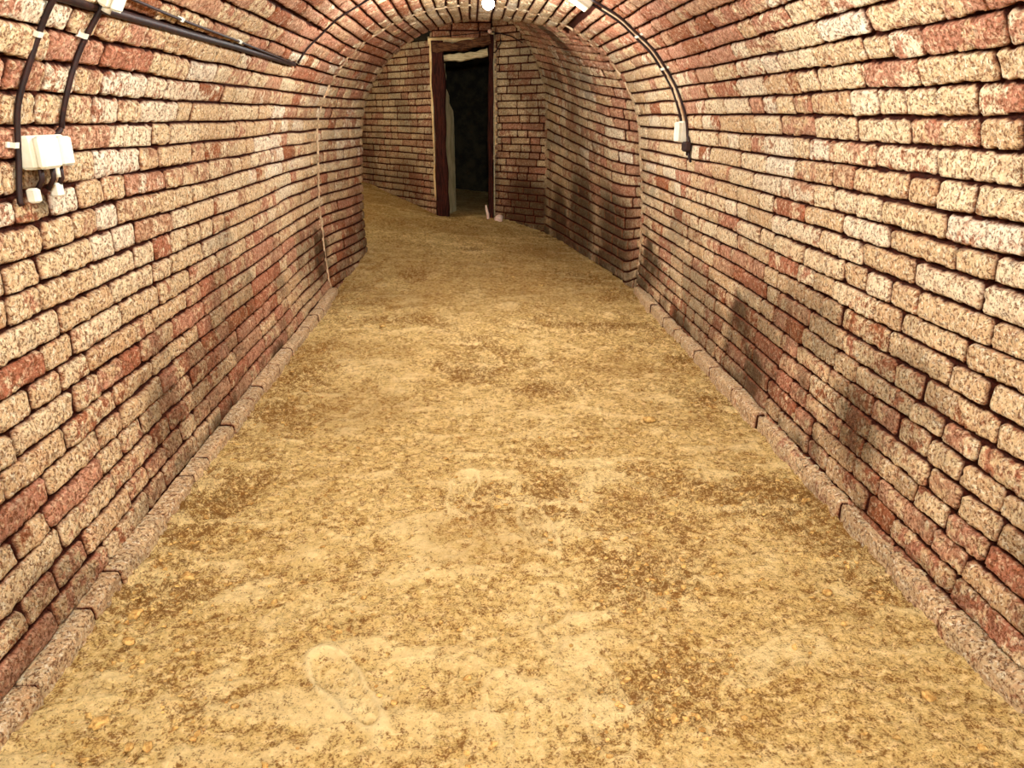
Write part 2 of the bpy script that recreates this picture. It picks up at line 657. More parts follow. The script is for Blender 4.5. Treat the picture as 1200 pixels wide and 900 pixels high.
def stain_shade_tunnel(u, t, P):
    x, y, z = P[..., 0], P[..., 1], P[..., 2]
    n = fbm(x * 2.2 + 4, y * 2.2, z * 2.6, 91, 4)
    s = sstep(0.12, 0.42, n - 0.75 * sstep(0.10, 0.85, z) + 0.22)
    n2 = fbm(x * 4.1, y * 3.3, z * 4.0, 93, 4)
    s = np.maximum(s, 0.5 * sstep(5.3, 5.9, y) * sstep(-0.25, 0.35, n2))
    s = np.maximum(s, 0.55 * sstep(-0.05, 0.35, n2 - 0.5 * sstep(0.3, 0.9, z) + 0.15) * sstep(1.2, 0.9, z))  # patchy low grime, also painting in the gloom towards the floor
    for (cx, cy, cz, rr, am) in STAIN_SHADE:
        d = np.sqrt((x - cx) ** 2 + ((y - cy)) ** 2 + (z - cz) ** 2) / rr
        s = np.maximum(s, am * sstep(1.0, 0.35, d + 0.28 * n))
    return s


STAIN_SHADE = [(1.12, 2.05, 0.30, 0.22, 0.9), (-1.0, 2.35, 0.25, 0.22, 0.7), (-1.0, 4.9, 0.35, 0.32, 0.6),
          (0.62, 7.9, 0.30, 0.45, 1.0), (0.95, 6.6, 0.25, 0.55, 0.9), (1.1, 5.7, 0.25, 0.45, 0.9), (0.8, 7.2, 0.2, 0.5, 1.0),
          (-0.86, 6.2, 0.3, 0.4, 0.8), (-0.75, 8.8, 0.45, 0.55, 0.6), (0.5, 7.95, 0.38, 0.42, 1.0), (1.08, 5.7, 0.30, 0.55, 1.0), (0.95, 6.5, 0.35, 0.6, 1.0), (-1.0, 1.84, 1.03, 0.09, 0.9), (0.6, 5.9, 1.72, 0.28, 0.9), (1.14, 3.95, 1.02, 0.05, 0.9)]  # includes painted shade: hollow under the left box, dark crown past the arch

inward_axis = lambda P: np.stack([CX - P[..., 0], 0 * P[..., 1], 0.95 - P[..., 2]], -1)
SEAMS = (5.195,)


def uhi_left(t):
    return 6.22 - 0.22 * float(sstep(WALL_T, TOP_T, t))


def uhi_right(t):
    return 5.2 + 0.78 * float(sstep(WALL_T + 0.55, TOP_T, t))


LW, LV = half_courses(-1, -0.55, uhi_left, SEAMS)
RW, RV = half_courses(1, -0.55, uhi_right, SEAMS)
me = build_bricks('wall_left', barrel(-1), LW, inward_axis, res_near, zone_tunnel, stain_shade_tunnel, seed=1)
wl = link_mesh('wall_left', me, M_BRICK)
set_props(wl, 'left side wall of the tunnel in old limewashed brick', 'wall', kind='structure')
me = build_bricks('wall_right', barrel(1), RW, inward_axis, res_near, zone_tunnel, stain_shade_tunnel, seed=2)
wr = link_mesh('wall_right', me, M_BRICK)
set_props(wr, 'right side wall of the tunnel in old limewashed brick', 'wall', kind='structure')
me1 = build_bricks('ceiling_a', barrel(-1), LV, inward_axis, res_near, zone_tunnel, stain_shade_tunnel, seed=3)
me2 = build_bricks('ceiling_b', barrel(1), RV, inward_axis, res_near, zone_tunnel, stain_shade_tunnel, seed=4)


def join_np(name, meshes):
    V, F, A = [], [], {}
    base = 0
    for m in meshes:
        n = len(m.vertices)
        co = np.empty(n * 3, np.float32); m.vertices.foreach_get('co', co)
        fi = np.empty(len(m.loops), np.int32); m.loops.foreach_get('vertex_index', fi)
        V.append(co.reshape(-1, 3)); F.append(fi.reshape(-1, 4) + base)
        for k, dim, key in (('edge', 1, 'value'), ('stain_shade', 1, 'value'), ('bk', 3, 'vector')):
            a = np.empty(n * dim, np.float32)
            m.attributes[k].data.foreach_get(key, a)
            A.setdefault(k, []).append(a if dim == 1 else a.reshape(-1, 3))
        base += n
    out = np_mesh(name, np.concatenate(V), np.concatenate(F), {k: np.concatenate(v) for k, v in A.items()})
    for m in meshes:
        bpy.data.meshes.remove(m)
    return out


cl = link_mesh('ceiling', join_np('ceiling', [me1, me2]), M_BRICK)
set_props(cl, 'barrel vaulted brick ceiling of the tunnel, pink and cream', 'ceiling', kind='structure')


# backing behind the joints, and the stretch of tunnel behind the photographer
def strip_mesh(name, fn, us, ts, e=0.0, zone=0.0, flip=False):
    U, T = np.meshgrid(us, ts)
    P = fn(U, T)
    n = P.reshape(-1, 3)
    idx = np.arange(U.size).reshape(U.shape)
    f = np.stack([idx[:-1, :-1], idx[:-1, 1:], idx[1:, 1:], idx[1:, :-1]], -1).reshape(-1, 4)
    if flip: f = f[:, ::-1]
    ee = np.full(len(n), e)
    bk = np.stack([np.full(len(n), zone), np.full(len(n), 0.4), np.full(len(n), 0.5)], -1)
    return np_mesh(name, n, f, {'edge': ee, 'stain_shade': ee * 0, 'bk': bk})


def offset_fn(S, inward, d):
    def fn(u, t):
        P = S(u, t)
        du = S(u + 1e-3, t) - P; dt = S(u, t + 1e-3) - P
        N = np.cross(du, dt); N /= np.linalg.norm(N, axis=-1, keepdims=True) + 1e-12
        N *= np.sign((N * inward(P)).sum(-1, keepdims=True))
        return P + N * d
    return fn


def backing(name, S, inward, us, ts, parent, flip):
    o = link_mesh(name, strip_mesh(name, offset_fn(S, inward, -JOINT - 0.006), us, ts, flip=flip), M_BRICK, parent)
    return o


ts_w = np.linspace(0, WALL_T, 14); ts_v = np.linspace(WALL_T, TOP_T - 0.004, 30)
backing('mortar_bed', barrel(-1), inward_axis, np.linspace(-0.55, 6.0, 60), ts_w, wl, False)
backing('mortar_bed', barrel(1), inward_axis, np.linspace(-0.55, 5.2, 60), ts_w, wr, True)
backing('mortar_bed', barrel(-1), inward_axis, np.linspace(-0.55, 5.95, 60), ts_v, cl, False)
backing('mortar_bed', barrel(1), inward_axis, np.linspace(-0.55, 5.25, 60), ts_v, cl, True)


def rear_fn(side):
    return lambda u, t: barrel(side)(u, t)


rear = join_np('wall_rear', [strip_mesh('a', rear_fn(-1), np.linspace(-3.6, -0.53, 40), np.linspace(0, TOP_T, 50), 1.0, 0.05),
                             strip_mesh('b', rear_fn(1), np.linspace(-3.6, -0.53, 40), np.linspace(0, TOP_T, 50), 1.0, 0.05, True),
                             strip_mesh('c', lambda u, t: np.stack([u, 0 * u - 3.6, t], -1), np.linspace(-1.3, 1.4, 10), np.linspace(-0.1, 2.0, 10), 1.0, 0.05, True)])
wrr = link_mesh('wall_rear', rear, M_BRICK)
set_props(wrr, 'brick vault of the tunnel behind the viewpoint', 'wall', kind='structure')

# ------------------------------------------------------------------ end chamber
r = random.Random(31)
CH = []
for k in range(NC):
    t0, t1 = TOP_T * k / NC, TOP_T * (k + 1) / NC
    lo = uhi_right(t0) - 0.02 if k > NWALL + 6 else 5.32
    lo = min(lo, 5.75)
    xs = fill_lengths(5.2 if k <= NWALL + 6 else lo, 7.82, r, 0.5)
    for x0, x1 in zip(xs[:-1], xs[1:]):
        CH.append(mk(x0, x1, k, t0, t1, r, r3=r.uniform(0.35, 1)))


def zone_chamber(u, t, P):
    return 0.05 + 0.22 * fbm(P[..., 0] * 1.5, P[..., 1] * 1.5, P[..., 2] * 1.5, 55, 3) - 0.10 * sstep(1.3, 1.7, P[..., 2])


me = build_bricks('wall_chamber', chamber, CH, inward_axis, lambda u: 0.014, zone_chamber, stain_shade_tunnel, seed=6)
wc = link_mesh('wall_chamber', me, M_BRICK)
set_props(wc, 'curved brick wall on the right beyond the arch, dark stained at its foot', 'wall', kind='structure')
backing('mortar_bed', chamber, inward_axis, np.linspace(5.22, 7.8, 30), np.linspace(0, TOP_T, 40), wc, True)


def wall_plane(name, p0, p1, z0, z1, label, seed, zone=0.0, skip=None, holes=(), parent=None, stain_shade=stain_shade_tunnel):
    S, ln = plane_surface(p0, p1, z0)
    rr = random.Random(seed)
    n = int(round((z1 - z0) / PITCH))
    bl = []
    for k in range(n):
        t0, t1 = (z1 - z0) * k / n, (z1 - z0) * (k + 1) / n
        segs = [(0.0, ln)]
        for (a, b, zt) in holes:
            if z0 + t0 < zt - 0.03:
                segs = [s for s in ((0.0, a), (b, ln)) if s[1] - s[0] > 0.05]
        for a, b in segs:
            xs = fill_lengths(a, b, rr, 0.6)
            for x0, x1 in zip(xs[:-1], xs[1:]):
                if x1 - x0 > 0.02:
                    bl.append(mk(x0, x1, k, t0, t1, rr, r3=rr.uniform(0.35, 1) if zone > -0.1 else 0.3, r2=rr.uniform(0.0, 0.6)))
    toward = lambda P: np.array([0.0, 0, 1.2]) - P
    m = build_bricks(name, S, bl, toward, lambda u: 0.014, lambda u, t, P: zone + 0.25 * fbm(P[..., 0] * 2, P[..., 1] * 2, P[..., 2] * 2, 66, 3), stain_shade, seed=seed)
    o = link_mesh(name, m, M_BRICK, parent)
    if label:
        set_props(o, label, 'wall', kind='structure')
    return o, S, ln


DY = 8.3                                            # the plane of the door
DXL, DXR, DZT = -0.375, 0.235, 1.93
we, S_, ln_ = wall_plane('wall_back', (DXR, DY), (0.83, 7.66), -0.15, 2.25, 'brick end wall to the right of the doorway', 51, 0.02)
wall_plane('wall_back', (-1.75, 10.15), (DXL, DY), -0.05, 2.35, 'brick end wall to the left of the doorway', 52, 0.02)
wall_plane('wall_back', (DXL, DY), (DXR, DY), DZT, 2.30, 'reddish brickwork above the doorway', 53, -0.25)

# plain backing + closing pieces of the room to the left and the room's ceiling
mb = MB()
mb.box((-1.86, 6.32, 1.1), (1.7, 0.16, 2.6))
o = mb.build('wall_left_return', M_PLASTER); set_props(o, 'plastered cross wall beyond the left end of the vault', 'wall', kind='structure')
mb = MB(); mb.box((-2.5, 8.3, 1.1), (0.12, 4.2, 2.6))
o = mb.build('wall_side', M_PLASTER); set_props(o, 'plastered side wall of the end chamber', 'wall', kind='structure')
mb = MB(); mb.box((-0.9, 8.35, 2.34), (3.4, 4.1, 0.1))
o = mb.build('ceiling_chamber', M_PLASTER); set_props(o, 'plastered ceiling of the end chamber', 'ceiling', kind='structure')

# ------------------------------------------------------------------ plastered seam ridges on the vault at 5.2 m


def ridge(name, side, y, t0, t1, w, hgt, label):
    S = barrel(side)
    ts = np.linspace(t0, t1, 170)
    cs = np.linspace(-1, 1, 7)
    T, K = np.meshgrid(ts, cs)
    wv = w * (1 + 0.5 * fbm(T * 6, K, 2.0, 12, 3))
    U = y + K * wv + 0.012 * fbm(T * 5, 0 * K, 6.0, 13, 3)
    P = S(U, T)
    N = inward_axis(P); N /= np.linalg.norm(N, axis=-1, keepdims=True)
    hh = hgt * (1 - K ** 2) * (0.55 + 0.7 * fbm(T * 9, K * 2, 1.0, 14, 3)) - 0.012
    P = P + N * hh[..., None]
    idx = np.arange(T.size).reshape(T.shape)
    f = np.stack([idx[:-1, :-1], idx[:-1, 1:], idx[1:, 1:], idx[1:, :-1]], -1).reshape(-1, 4)
    o = link_mesh(name, np_mesh(name, P.reshape(-1, 3), f), M_RIDGE)
    return set_props(o, label, 'mortar ridge', kind='structure')


ridge('trim_1', -1, 5.2, 0.1, TOP_T, 0.009, 0.015, 'pale mortar ridge arching over the left half of the vault')
ridge('trim_2', 1, 5.19, 0.1, TOP_T, 0.009, 0.015, 'pale mortar ridge arching over the right half of the vault')

# ------------------------------------------------------------------ floor
FC = np.array([  # x, y, z
    (-1, -3.6, 0), (1.2, -3.6, 0), (-1, -1, 0), (1.2, -1, 0), (-1, 1, 0), (1.2, 1, 0), (0.1, 1, 0), (-1, 3, 0), (1.2, 3, 0), (0.1, 3, 0.0), (-1, 4.6, 0.0),
    (1.15, 4.8, 0.0), (0.1, 4.7, 0.01), (-1.0, 5.35, 0.01), (1.1, 5.4, 0.01), (-0.86, 6.2, 0.15), (0.1, 6.2, 0.09), (1.0, 6.4, 0.03),
    (-0.36, 8.3, 0.165), (0.22, 8.3, 0.155), (0.74, 7.7, 0.05), (0.1, 7.2, 0.14), (-1.0, 7.6, 0.30), (-1.3, 9.5, 0.42), (-2.4, 8, 0.45), (-2.4, 10.3, 0.5),
    (0.1, 10.5, 0.16), (0.5, 9.5, 0.16), (-0.1, 9.4, 0.16)])
_ph = lambda d: d
_D = np.linalg.norm(FC[:, None, :2] - FC[None, :, :2], axis=-1)
_W = np.linalg.solve(_D + 1e-6 * np.eye(len(FC)), FC[:, 2])


def floor_base(x, y):
    d = np.sqrt((x[..., None] - FC[:, 0]) ** 2 + (y[..., None] - FC[:, 1]) ** 2 + 1e-4)
    return (d * _W).sum(-1)


PRINTS = []
rp = random.Random(77)
PRINTS.append((-0.30, 1.33, math.radians(36), 1.0))
PRINTS.append((-0.05, 2.25, math.radians(-10), 0.85))
PRINTS.append((0.19, 1.98, math.radians(12), 0.85))


def add_print_list():
    for i in range(64):
        y = rp.uniform(1.05, 5.2)
        x = rp.gauss(0.05, 0.42)
        if abs(x - 0.05) > 0.85: continue
        PRINTS.append((x, y, rp.gauss(0, 0.45) + (math.pi if rp.random() < 0.5 else 0), rp.uniform(0.2, 0.55)))


add_print_list()


def floor_detail(x, y):
    big = 0.022 * fbm(x * 1.6, y * 1.6, 0.3, 101, 3)
    mid = 0.012 * fbm(x * 9, y * 12, 0.7, 102, 4)
    lump = 0.5 + 0.5 * fbm(x * 2.3, y * 2.3, 5.5, 103, 3)
    crumb_m = sstep(0.50, 0.72, lump)
    edge = sstep(0.55, 0.95, np.abs(x - 0.09)) * sstep(6.0, 5.2, y)
    crumb_m = np.clip(crumb_m + 0.55 * edge * sstep(0.35, 0.6, lump), 0, 1)
    cr = fbm(x * 55, y * 55, 1.1, 104, 3)
    fine = 0.0055 * cr + (0.35 + crumb_m) * 0.009 * sstep(0.05, 0.45, cr)
    soft = np.zeros_like(x)
    dz = np.zeros_like(x)
    for (px, py, a, s) in PRINTS:
        dx, dy = x - px, y - py
        if True:
            m = (np.abs(dx) < 0.22) & (np.abs(dy) < 0.22)
            if not m.any(): continue
            lx = dx[m] * math.cos(a) + dy[m] * math.sin(a)
            ly = -dx[m] * math.sin(a) + dy[m] * math.cos(a)
            # sole outline: a long oval, narrower at the waist and heel
            wd = 0.044 - 0.010 * np.clip(-ly / 0.12, -0.3, 1) - 0.007 * np.exp(-((ly + 0.02) / 0.035) ** 2)
            d = (np.abs(lx / wd) ** 2.4 + np.abs(ly / 0.135) ** 2.4) ** (1 / 2.4)
            rim = np.exp(-((d - 1.08) / 0.13) ** 2)
            ins = sstep(1.05, 0.85, d)
            groove = 0.5 + 0.5 * np.sin(d * 26)
            dz[m] += s * (0.010 * rim - 0.007 * ins + 0.004 * ins * groove)
            soft[m] = np.maximum(soft[m], s * np.clip(rim * 0.9 + ins * (0.05 + 0.6 * groove * groove), 0, 1))
    # drifts of fine pale dust
    dr = fbm(x * 7.5 + 1.5 * fbm(x * 5, y * 5, 2, 9, 2), y * 13, 8.8, 105, 4)
    soft = np.clip(soft + sstep(0.08, 0.5, dr) * 0.5, 0, 1)
    dz = dz + 0.006 * sstep(0.05, 0.5, dr)
    fine = fine * (1 - 0.6 * soft)
    crumb_m = crumb_m * (1 - 0.7 * soft)
    # scattered earth heaped along the foot of the walls
    return big + mid + fine + dz, soft, crumb_m


def floor_patch(xs, ys):
    X, Y = np.meshgrid(xs, ys)
    b = floor_base(X, Y)
    d, soft, cm = floor_detail(X, Y)
    k = np.where(Y > 8.2, 0.3, 1.0)
    Z = b + d * k - 0.004
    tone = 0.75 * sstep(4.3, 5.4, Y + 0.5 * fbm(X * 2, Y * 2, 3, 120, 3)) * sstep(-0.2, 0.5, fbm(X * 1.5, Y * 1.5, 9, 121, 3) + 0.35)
    tone = tone + 0.45 * sstep(0.15, 0.5, fbm(X * 2.0, Y * 2.0, 4, 122, 3))
    idx = np.arange(X.size).reshape(X.shape)
    f = np.stack([idx[:-1, :-1], idx[:-1, 1:], idx[1:, 1:], idx[1:, :-1]], -1).reshape(-1, 4)
    return np.stack([X, Y, Z], -1).reshape(-1, 3), f, np.stack([soft, cm, np.clip(tone, 0, 1)], -1).reshape(-1, 3)


ys = np.concatenate([np.arange(-3.6, 0.7, 0.1), np.arange(0.7, 2.6, 0.006), np.arange(2.6, 4.6, 0.010), np.arange(4.6, 8.4, 0.022), np.arange(8.4, 10.9, 0.06)])
xs = np.arange(-1.12, 1.30, 0.0062)
v1, f1, a1 = floor_patch(xs, ys)
xs2 = np.arange(-2.6, -1.119, 0.04)
ys2 = np.arange(6.0, 10.9, 0.04)
v2, f2, a2 = floor_patch(np.append(xs2, xs[0]), ys2)
fl = link_mesh('floor', np_mesh('floor', np.concatenate([v1, v2]), np.concatenate([f1, f2 + len(v1)]), {'fl': np.concatenate([a1, a2])}), M_FLOOR)
set_props(fl, 'bare sandy earth floor with footprints running the length of the tunnel', 'floor', kind='structure')


def ground(x, y):
    X = np.array([[float(x)]]); Y = np.array([[float(y)]])
    return float((floor_base(X, Y) + floor_detail(X, Y)[0])[0, 0]) - 0.004


# ------------------------------------------------------------------ footing course along both walls
def footing(name, xw, xf, ztop, y0, y1, label, seed, xfn=None, gap=0.0):
    """a row of bricks standing proud of the wall: front face, rounded nose, ledge"""
    side = 1 if xf > 0 else -1
    hl = ztop + 0.06
    W = abs(xw - xf) + 0.02

    def S(u, t):
        u, t = np.broadcast_arrays(np.asarray(u, float), np.asarray(t, float))
        off = xfn(u) if xfn else 0 * u
        zt = ztop + 0.010 * fbm(u * 1.7, 0 * t, seed, 3, 3)
        z = np.where(t < hl, -0.06 + t * (zt + 0.06) / hl, zt)
        x = np.where(t < hl, xf, xf + side * (t - hl)) + off + 0.010 * fbm(u * 2.1, 0 * t, seed + 3.0, 4, 3)
        # round the nose
        k = np.exp(-((t - hl) / 0.010) ** 2)
        return np.stack([x + side * 0.004 * k, u, z - 0.004 * k], -1)
    rr = random.Random(seed)
    bl = []
    x = y0
    while x < y1:
        ln = rr.choice([0.28, 0.28, 0.30, 0.15]) * rr.uniform(0.93, 1.06)
        x1 = min(x + ln, y1)
        bl.append(mk(x, x1, 0, 0.0, hl + W, rr, wl=0.0015, wr=0.0015, wb=-0.02, wt=-0.02, rad=0.008, off=rr.gauss(0, 0.003), tv=0.0, r1=rr.gauss(-0.02, 0.1), r2=rr.uniform(0.1, 0.6)))
        x = x1
    toward = lambda P: np.stack([CX - P[..., 0], 0 * P[..., 1], np.full(P.shape[:-1], 0.8)], -1)

    def zone(u, t, P):
        return (0.32 if side < 0 else 0.18) * np.ones(P.shape[:-1])
    me = build_bricks(name, S, bl, toward, lambda u: 0.008 if u < 2.6 else 0.014, zone, lambda u, t, P: 0.25 * sstep(0.0, 0.6, fbm(P[..., 0] * 3, P[..., 1] * 3, 0, 5, 3)), wob=0.0, seed=seed, depth=0.01)
    o = link_mesh(name, me, M_BRICK)
    return set_props(o, label, 'footing', kind='structure')


footing('baseboard_left', -1.0, -0.962, 0.045, 0.2, 5.25, 'pale footing course of bricks along the foot of the left wall', 61)
footing('baseboard_right', 1.17, 1.138, 0.055, 0.2, 5.15, 'brown footing course of bricks along the foot of the right wall', 62)

# ------------------------------------------------------------------ doorway
dr = empty('door_1', (-0.07, DY, 0.16))
set_props(dr, 'narrow dark doorway in the end wall with a rotten timber frame', 'door', kind='structure')


def at(o_parent):
    p = np.array(o_parent.location)
    return lambda v: v - p


def plank(name, mat, pts, half, parent, n=24, jit=0.004, seedz=0):
    """rough timber along a polyline with rectangular half sizes (hx, hy) in x/z or as given"""
    mb = MB()
    p0, p1 = np.array(pts[0], float), np.array(pts[-1], float)
    d = (p1 - p0) / np.linalg.norm(p1 - p0)
    side = np.cross(d, (0, 1, 0)); side /= np.linalg.norm(side)
    base = 0
    P = np.array(pts, float)
    s = np.linspace(0, len(P) - 1, n)
    for i, q in enumerate(s):
        c = np.array([np.interp(q, range(len(P)), P[:, k]) for k in range(3)])
        w = half[0] * (1 + 0.12 * math.sin(q * 5 + seedz) + 0.08 * math.sin(q * 13 + seedz))
        h = half[1]
        ring = [(-w, -h * .8), (-w * .8, -h), (w * .8, -h), (w, -h * .8), (w, h), (-w, h)]
        for (a, b) in ring:
            mb.v.append(tuple(c + side * a + np.array((0, 1, 0)) * b))
        if i:
            for k in range(6):
                mb.f.append(((i - 1) * 6 + k, (i - 1) * 6 + (k + 1) % 6, i * 6 + (k + 1) % 6, i * 6 + k))
    mb.f.append(tuple(range(6))[::-1]); mb.f.append(tuple((n - 1) * 6 + k for k in range(6)))
    return mb.build(name, mat, parent, jitter=jit, xf=at(parent))


plank('door_jamb', M_WOOD, [(-0.315, DY - 0.02, 0.08), (-0.313, DY - 0.02, 1.0), (-0.322, DY - 0.02, 1.90)], (0.062, 0.07), dr)
plank('door_jamb', M_WOOD, [(0.208, DY - 0.02, 0.10), (0.212, DY - 0.02, 1.0), (0.228, DY - 0.02, 1.96)], (0.026, 0.07), dr, seedz=2)
plank('lintel', M_WOOD_LOG, [(-0.37, DY - 0.04, 1.835), (-0.1, DY - 0.04, 1.85), (0.08, DY - 0.05, 1.885), (0.215, DY - 0.05, 1.915)], (0.042, 0.07), dr, jit=0.010, seedz=1)
plank('head_board', M_PALE_WOOD, [(-0.26, DY - 0.01, 1.745), (-0.05, DY - 0.01, 1.755), (0.19, DY - 0.01, 1.80)], (0.034, 0.05), dr, jit=0.005, seedz=4)
# ajar door leaf with a rotted upper corner
hx, hy = -0.262, DY + 0.03
ax, ay = -0.178, DY + 0.32
outline = []
nz = 40
mb = MB()
for i in range(nz + 1):
    z = 0.17 + (1.70 - 0.17) * i / nz
    f = 1.0
    if z > 1.18:
        f = 1.0 - 0.85 * min(1, (z - 1.18) / 0.30) + 0.10 * math.sin(z * 37)
    f = max(0.14, min(1.0, f + 0.02 * math.sin(z * 61)))
    for (off) in (0.0, 0.028):
        for k in (0.0, f):
            mb.v.append((hx + (ax - hx) * k + off * -0.99, hy + (ay - hy) * k + off * 0.08, z))
for i in range(nz):
    b = i * 4; c = b + 4
    for (p, q) in ((0, 1), (1, 3), (3, 2), (2, 0)):
        mb.f.append((b + p, b + q, c + q, c + p))
mb.f.append((0, 1, 3, 2)); b = nz * 4; mb.f.append((b, b + 1, b + 3, b + 2))
lf = mb.build('door_leaf', M_LEAF, dr, xf=at(dr))
lf['label'] = 'grey-green door leaf standing ajar, rotted away at the top'
# plaster around the frame
mb = MB()
mb.v = []; mb.f = []


def slab(name, x0, x1, z0, z1, y, thick, mat, label, nseg=26, tilt=0.0):
    X, Z = np.meshgrid(np.linspace(0, 1, 14), np.linspace(0, 1, nseg))
    xx = x0 + (x1 - x0) * X; zz = z0 + (z1 - z0) * Z + tilt * X
    e = np.minimum(np.minimum(X, 1 - X) * (x1 - x0), np.minimum(Z, 1 - Z) * (z1 - z0))
    rag = 0.012 * fbm(xx * 18, zz * 9, 1, 7, 3)
    h = thick * sstep(-0.002, 0.02, e + rag) - 0.02 + 0.006 * fbm(xx * 12, zz * 12, 0, 8, 3)
    P = np.stack([xx + (X - 0.5) * rag * 2, y - h, zz], -1).reshape(-1, 3)
    idx = np.arange(X.size).reshape(X.shape)
    f = np.stack([idx[:-1, :-1], idx[:-1, 1:], idx[1:, 1:], idx[1:, :-1]], -1).reshape(-1, 4)
    o = link_mesh(name, np_mesh(name, P, f), mat)
    return set_props(o, label, 'plaster', kind='structure')


slab('trim_3', -0.405, -0.368, 0.35, 1.93, DY, 0.035, M_PLASTER, 'ragged strip of cream plaster left of the door frame')
slab('trim_4', 0.23, 0.33, 0.75, 1.99, DY - 0.02, 0.035, M_PLASTER, 'ragged strip of cream plaster right of the door frame')
slab('trim_5', -0.42, 0.10, 1.875, 1.945, DY, 0.050, M_PLASTER, 'pale plaster strip over the door lintel', nseg=8)
# dark passage behind the doorway
mb = MB()
mb.box((-0.375, 9.65, 1.0), (0.03, 2.5, 2.2)); mb.box((0.55, 9.6, 1.0), (0.2, 2.5, 2.2))
mb.box((0.05, 10.85, 1.0), (1.3, 0.1, 2.2)); mb.box((0.05, 9.6, 1.98), (1.3, 2.5, 0.12))
ps = mb.build('wall_passage', M_RUBBLE)
set_props(ps, 'dark plastered passage seen through the doorway', 'wall', kind='structure')

# ------------------------------------------------------------------ cables, boxes, lamp
def surf_pt(side, y, t, off=0.0):
    S = barrel(side)
    P = S(np.array([float(y)]), np.array([float(t)]))
    N = inward_axis(P); N[..., 0] = np.where(t < WALL_T, np.sign(N[..., 0]), N[..., 0]); N[..., 2] = np.where(t < WALL_T, 0, N[..., 2])
    N = N / np.linalg.norm(N, axis=-1, keepdims=True)
    return (P + N * off)[0]


def tz(z):
    return 0.05 + z                                   # wall arc coordinate of height z


def cable_path(side, pts, off=0.006, n=10):
    """pts: (y, t) knots"""
    out = []
    for (a, b) in zip(pts[:-1], pts[1:]):
        for i in range(n):
            f = i / n
            y = a[0] + (b[0] - a[0]) * f; t = a[1] + (b[1] - a[1]) * f
            out.append(surf_pt(side, y + 0.004 * math.sin(t * 23), t, off + 0.0015 * math.sin(t * 31 + y * 9)))
    out.append(surf_pt(side, pts[-1][0], pts[-1][1], off))
    return out


def clip_mesh(name, side, y, t, w, parent, wide=0.012):
    """saddle clip: strap over the cable with two feet"""
    p = surf_pt(side, y, t, 0.0); q = surf_pt(side, y, t, 1.0) - p
    up = surf_pt(side, y, t + 0.02, 0.0) - p; up /= np.linalg.norm(up)
    al = np.array((0, 1.0, 0))
    mb = MB()
    prof = [(-w, 0.002), (-w * 0.62, 0.003), (-w * 0.5, 0.013), (w * 0.5, 0.013), (w * 0.62, 0.003), (w, 0.002)]
    prof = prof + [(a, b - 0.0035 if abs(a) > w * 0.55 else b - 0.003) for (a, b) in prof[::-1]]
    for s in (-1, 1):
        for (a, b) in prof:
            mb.v.append(tuple(p + al * a + q * b + up * wide * s / 2))
    n = len(prof)
    for k in range(n):
        mb.f.append((k, (k + 1) % n, n + (k + 1) % n, n + k))
    for k in range(n // 2 - 1):
        mb.f.append((k, k + 1, n - 2 - k, n - 1 - k)); mb.f.append((n + k + 1, n + k, 2 * n - 1 - k, 2 * n - 2 - k))
    return mb.build(name, M_PLASTIC, parent, xf=at(parent))


def cable(side, pts, r, label, group=None, clips=(), off=0.007, clipw=0.022, name='cable'):
    path = cable_path(side, pts, off)
    root = empty(name, tuple(path[-1]))
    set_props(root, label, 'cable', group)
    MB().tube(path, r, 8).build('sheath', M_BLACK, root, smooth=True, xf=at(root))
    for (y, t) in clips:
        clip_mesh('cable_clip', side, y, t, clipw, root)
    return root


TL = lambda x, z: t_of(x, z, -1)
TR = lambda x, z: t_of(x, z, 1)
# left pair coming down to the box
cable(-1, [(1.765, TL(-0.80, 1.49)), (1.762, TL(-0.95, 1.28)), (1.748, tz(1.08)), (1.742, tz(1.01))], 0.0065,
      'black cable on the far left, running down behind the white wall box', clips=[(1.762, TL(-0.905, 1.36)), (1.745, tz(1.14))], clipw=0.02)
cable(-1, [(1.965, TL(-0.82, 1.46)), (1.955, TL(-0.90, 1.37)), (1.943, TL(-0.99, 1.17)), (1.905, tz(1.15)), (1.90, tz(1.12))], 0.0065,
      'black cable running from above into the top of the white wall box', clips=[(1.946, TL(-0.90, 1.375))], clipw=0.017)
# black tube added for the dark of the washed out joint
tg = TOP_T * round((TL(-0.862, 1.43) - PHASE[-1]) / TOP_T * NC) / NC + PHASE[-1]
cable(-1, [(1.3, tg + 0.008), (2.2, tg + 0.006), (3.0, tg + 0.010), (4.02, tg + 0.006)], 0.011,  # not a real cable: stands in for the dark of the joint
      'black tube added as the dark of the washed-out joint high on the left', off=-0.004)
cable(-1, [(2.05, tg + 0.055), (2.35, tg + 0.045), (3.0, tg + 0.035), (3.95, tg + 0.012)], 0.004,
      'thin black cable clipped just above the dark joint high on the left', clips=[(2.42, tg + 0.045), (3.0, tg + 0.036)], clipw=0.012, off=0.005)
# thin cable climbing the vault on the left
cable(-1, [(4.02, tg + 0.02), (4.03, TL(-0.75, 1.54)), (4.03, TL(-0.45, 1.735)), (4.05, TOP_T - 0.06)], 0.005,
      'thin black cable climbing over the left half of the vault to the lamp', clips=[(4.03, tg + 0.05)], clipw=0.02)
# right pair
cable(1, [(4.075, TR(0.62, 1.72)), (4.075, TR(0.85, 1.565)), (4.08, TR(1.02, 1.37)), (4.075, tz(1.13))], 0.0065,
      'black cable descending from the ceiling box into the small white box', clips=[])
cable(1, [(3.965, TR(0.60, 1.73)), (3.975, TR(0.85, 1.565)), (3.985, TR(1.02, 1.37)), (3.97, tz(1.10)), (3.94, tz(1.07))], 0.0065,
      'black cable descending from the ceiling box past the right side of the small white box',
      clips=[(4.025, TR(0.845, 1.57)), (4.03, TR(0.985, 1.42))], clipw=0.085)
